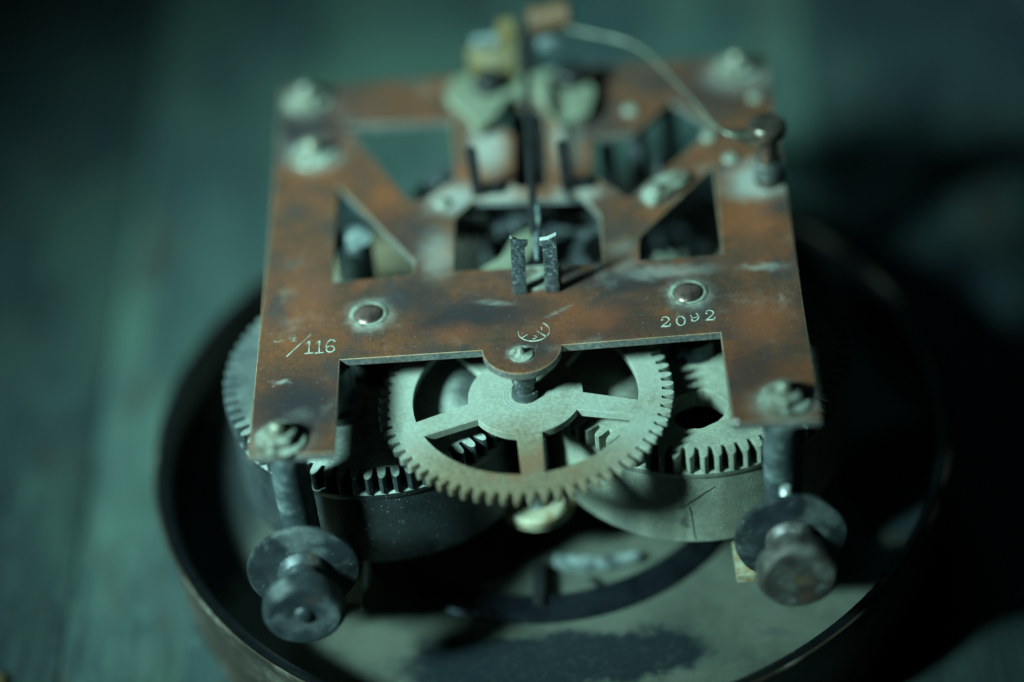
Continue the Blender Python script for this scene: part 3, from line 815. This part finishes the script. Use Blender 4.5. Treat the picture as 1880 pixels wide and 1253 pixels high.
# ------------------------------------------------------------------ escapement bridge, brass block, suspension and hammer at the back
bridge = round_poly([(-10.6, 66.6), (-9.6, 69.6), (-7.2, 70.2), (-4.0, 67.2), (-1.5, 69.2), (3.0, 70.0), (7.4, 69.6), (9.6, 65.0), (8.8, 59.6), (5.0, 58.4), (3.4, 61.6), (2.2, 65.6), (-2.0, 65.2), (-3.6, 61.0), (-5.8, 57.6), (-7.4, 61.6)][::-1], 1.2)
bg_ = part('escapement_bridge', shape('escapement_bridge', [bridge], 1.7, 1.65, MT['bridge'], 0.18))
bs = lathe('bridge_screw', [(0, 1.72), (2.1, 1.72), (2.1, 3.2), (1.8, 3.5), (0, 3.6)], MT['black'], 28)
part('bridge_screw', bs, (-4.6, 67.0, 0), parent=bg_)
part('bridge_screw', bs, (6.6, 67.4, 0), parent=bg_)
part('brass_block', box('brass_block', -7.2, -0.6, 69.2, 72.3, 0.05, 4.9, MT['brass'], 0.35))
part('brass_block', box('brass_block', -2.9, -0.4, 70.4, 72.3, 4.95, 9.0, MT['brass'], 0.3))
part('suspension_spring', box('suspension_spring', -6.4, -3.0, 70.6, 72.1, 5.6, 6.9, MT['steel'], 0.2))
part('suspension_post', prism('suspension_post', [(-0.2, 0.05), (2.2, 0.05), (1.9, 6.0), (2.3, 8.6), (0.0, 8.6), (0.1, 6.0)], 69.4, 71.8, MT['black'], 'y', 0.25))
hw = part('hammer_wire', tube('hammer_wire', smooth_path([(5.2, 70.2, 8.6), (9.0, 68.2, 8.6), (13.5, 66.0, 8.5), (16.3, 63.6, 8.3), (18.5, 60.0, 8.0), (22.0, 53.0, 7.6), (25.6, 45.8, 7.4), (29.6, 44.8, 7.2)]), 0.22, MT['wire'], radii=[0.08 + 0.10 * min(1, i / 26) for i in range(57)]))
part('hammer_head', lathe('hammer_head', [(0, -2.9), (1.7, -2.9), (2.0, -2.6), (2.0, 2.4), (1.7, 2.7), (0, 2.75)], MT['leather'], 32), Vector((3.6, 71.0, 12.2)) + root, (0, R_(82), R_(8)), parent=None) if False else None
hh = part('hammer_head', lathe('hammer_head', [(0, -2.9), (1.6, -2.9), (1.9, -2.6), (1.9, 2.5), (1.6, 2.8), (0, 2.85)], MT['leather'], 32), (4.3, 70.8, 9.6), (0, R_(84), R_(6)))
part('hammer_ferrule', box('hammer_ferrule', 2.4, 5.6, 69.6, 71.8, 5.2, 7.0, MT['steel'], 0.3))

part('dark_slot_fill', box('dark_slot_fill', -2.4, 3.4, 46.2, 66.5, -4.2, -2.6, MT['black'], 0.2))  # black block added under the slot to make the opening dark
# post with a polished cap, hammer arm and spring
post = part('strike_post', lathe('strike_post', [(0, 0.02), (1.7, 0.02), (1.8, 0.9), (1.35, 1.1), (1.25, 7.4), (1.45, 7.6), (2.2, 7.8), (2.4, 8.2), (2.4, 9.1), (2.05, 9.45), (0.6, 9.6), (0, 9.6)], MT['cap'], 40), (31.0, 44.4, 0))
part('hammer_arm', prism('hammer_arm', [(25.0, 46.6), (27.0, 44.4), (30.0, 42.9), (31.6, 43.2), (31.8, 45.4), (30.2, 46.4), (27.5, 46.6)], 6.6, 7.3, MT['cap'], 'z', 0.2))
coil = []
for i in range(56):
    t = i / 12.0 * 2 * pi
    coil.append((31.0 + 1.62 * cos(t), 44.4 + 1.62 * sin(t), 1.0 + i * 0.055))
part('coil_spring', tube('coil_spring', coil, 0.11, MT['steel'], 6))
part('detent_lever', prism('detent_lever', round_poly([(14.6, 42.6), (16.0, 40.6), (18.0, 42.0), (21.2, 45.4), (20.4, 47.0), (18.6, 46.8), (16.0, 45.2)], 0.8), 0.03, 0.9, MT['nut'], 'z', 0.1))
part('lever_screw', scr, (16.4, 43.0, 0.9))

# ------------------------------------------------------------------ wheels and arbors between the plates
ew = part('escape_wheel', shape('escape_wheel', [gear_outline(-6.2, 51.4, 9.0, 7.6, 40, 0.1)] + spoke_holes(-6.2, 51.4, 2.6, 6.3, 4, 0.3, 1.2), -4.4, 0.8, MT['dark_steel'], 0.05))
part('arbor', lathe('arbor', [(0, -1.3), (0.7, -1.3), (0.7, -25.5), (0, -25.5)], MT['steel'], 20, centre=(-6.2, 51.4)), parent=ew)
tw = part('third_wheel', shape('third_wheel', [gear_outline(4.2, 43.2, 9.4, 8.2, 52, 0.0)] + spoke_holes(4.2, 43.2, 3.0, 6.7, 4, 0.5, 1.8), -6.6, 0.9, MT['dark_steel'], 0.05))
part('arbor', lathe('arbor', [(0, -6.6), (0.8, -6.6), (0.8, -25.5), (0, -25.5)], MT['steel'], 20, centre=(4.2, 43.2)), parent=tw)
lv = part('pallet_lever', prism('pallet_lever', round_poly([(-6.4, 28.6), (-6.6, 31.6), (-6.2, 34.2), (-3.6, 36.2), (-2.0, 40.0), (1.0, 42.0), (2.0, 40.0), (-0.4, 35.0), (-2.2, 31.4), (-2.6, 28.6)], 0.8), -3.6, -2.6, MT['bridge'], 'z', 0.15))
part('stud', lathe('stud', [(0, -1.05), (0.9, -1.05), (0.9, -2.58), (0, -2.58)], MT['steel'], 20, centre=(-4.5, 29.4)), parent=lv)
rod = lathe('spacer_rod', [(0, -1.3), (1.05, -1.3), (1.05, -25.5), (0, -25.5)], MT['dark_steel'], 24)
for x, y in ((10.6, 56.8), (14.8, 56.0), (19.4, 63.0)):
    part('spacer_rod', rod, (x, y + 2.0, 0))
part('click_pillar', lathe('click_pillar', [(0, -1.3), (2.5, -1.3), (2.5, -9.1), (0, -9.1)], MT['steel'], 32), (-22.6, 40.4, 0))
fy = part('fly_wheel', shape('fly_wheel', [gear_outline(17.5, 53.0, 6.5, 5.4, 36, 0.0)] + spoke_holes(17.5, 53.0, 1.7, 4.3, 4, 0.2, 1.0), -17.0, 0.9, MT['dark_steel'], 0.05))

part('arbor', lathe('arbor', [(0, -1.2), (0.6, -1.2), (0.6, -25.5), (0, -25.5)], MT['dark_steel'], 20, centre=(17.5, 53.0)), parent=fy)
# ------------------------------------------------------------------ two thumb screws through the front pillars
ts_wash = lathe('washer_disc', [(1.2, 2.4), (6.35, 2.4), (6.6, 2.55), (6.7, 2.9), (6.6, 3.3), (6.3, 3.42), (1.2, 3.42)], MT['screw'], 64, 30)
def thumb(ext, nub, mat):
    end = [(1.6, 8.05 + ext), (1.2, 8.0 + ext), (0.9, 8.35 + ext), (0.4, 8.55 + ext), (0, 8.6 + ext)] if nub else [(1.6, 8.22 + ext), (0, 8.28 + ext)]
    return lathe('thumb_screw', [(0, -2.0), (1.15, -2.0), (1.15, 2.3), (1.2, 3.45), (3.1, 3.5), (2.9, 4.0), (2.45, 4.5), (2.35, 4.5 + ext), (2.9, 4.9 + ext), (4.1, 5.1 + ext), (4.55, 5.35 + ext), (4.8, 5.9 + ext), (4.85, 6.6 + ext), (4.8, 7.5 + ext), (4.55, 8.0 + ext),
                                 (4.1, 8.25 + ext), (3.2, 8.17 + ext)] + end, MT[mat], 64, 30)
for x, y, z, rx, rz, lb in ((-28.9, 0.2, -16.6, 88, 4, 'left thumb screw with a raised dot in its knob'), (29.2, 0.2, -16.4, 88, 1, 'right thumb screw with a brown mottled knob')):
    t = part('thumb_screw', thumb(2.7 if x < 0 else 1.9, x < 0, 'screw' if x < 0 else 'screw_brown'), (x, y, z), (R_(rx), R_(0 if x < 0 else 40), R_(rz)), label=lb)
    part('washer_disc', ts_wash, (0, 0, 0), parent=t)

# ------------------------------------------------------------------ a small scrap on the table, cut by the picture's corner
bit = link('brass_scrap', lathe('brass_scrap', [(0, 0), (2.2, 0), (2.35, 0.2), (2.3, 0.8), (2.0, 1.0), (0, 1.05)], MT['brass'], 36), None, (-73.4, 4.0, 0.05))
bit['label'] = 'small round tipped scrap of dull brass at the bottom left corner'
bit['category'] = 'brass scrap'
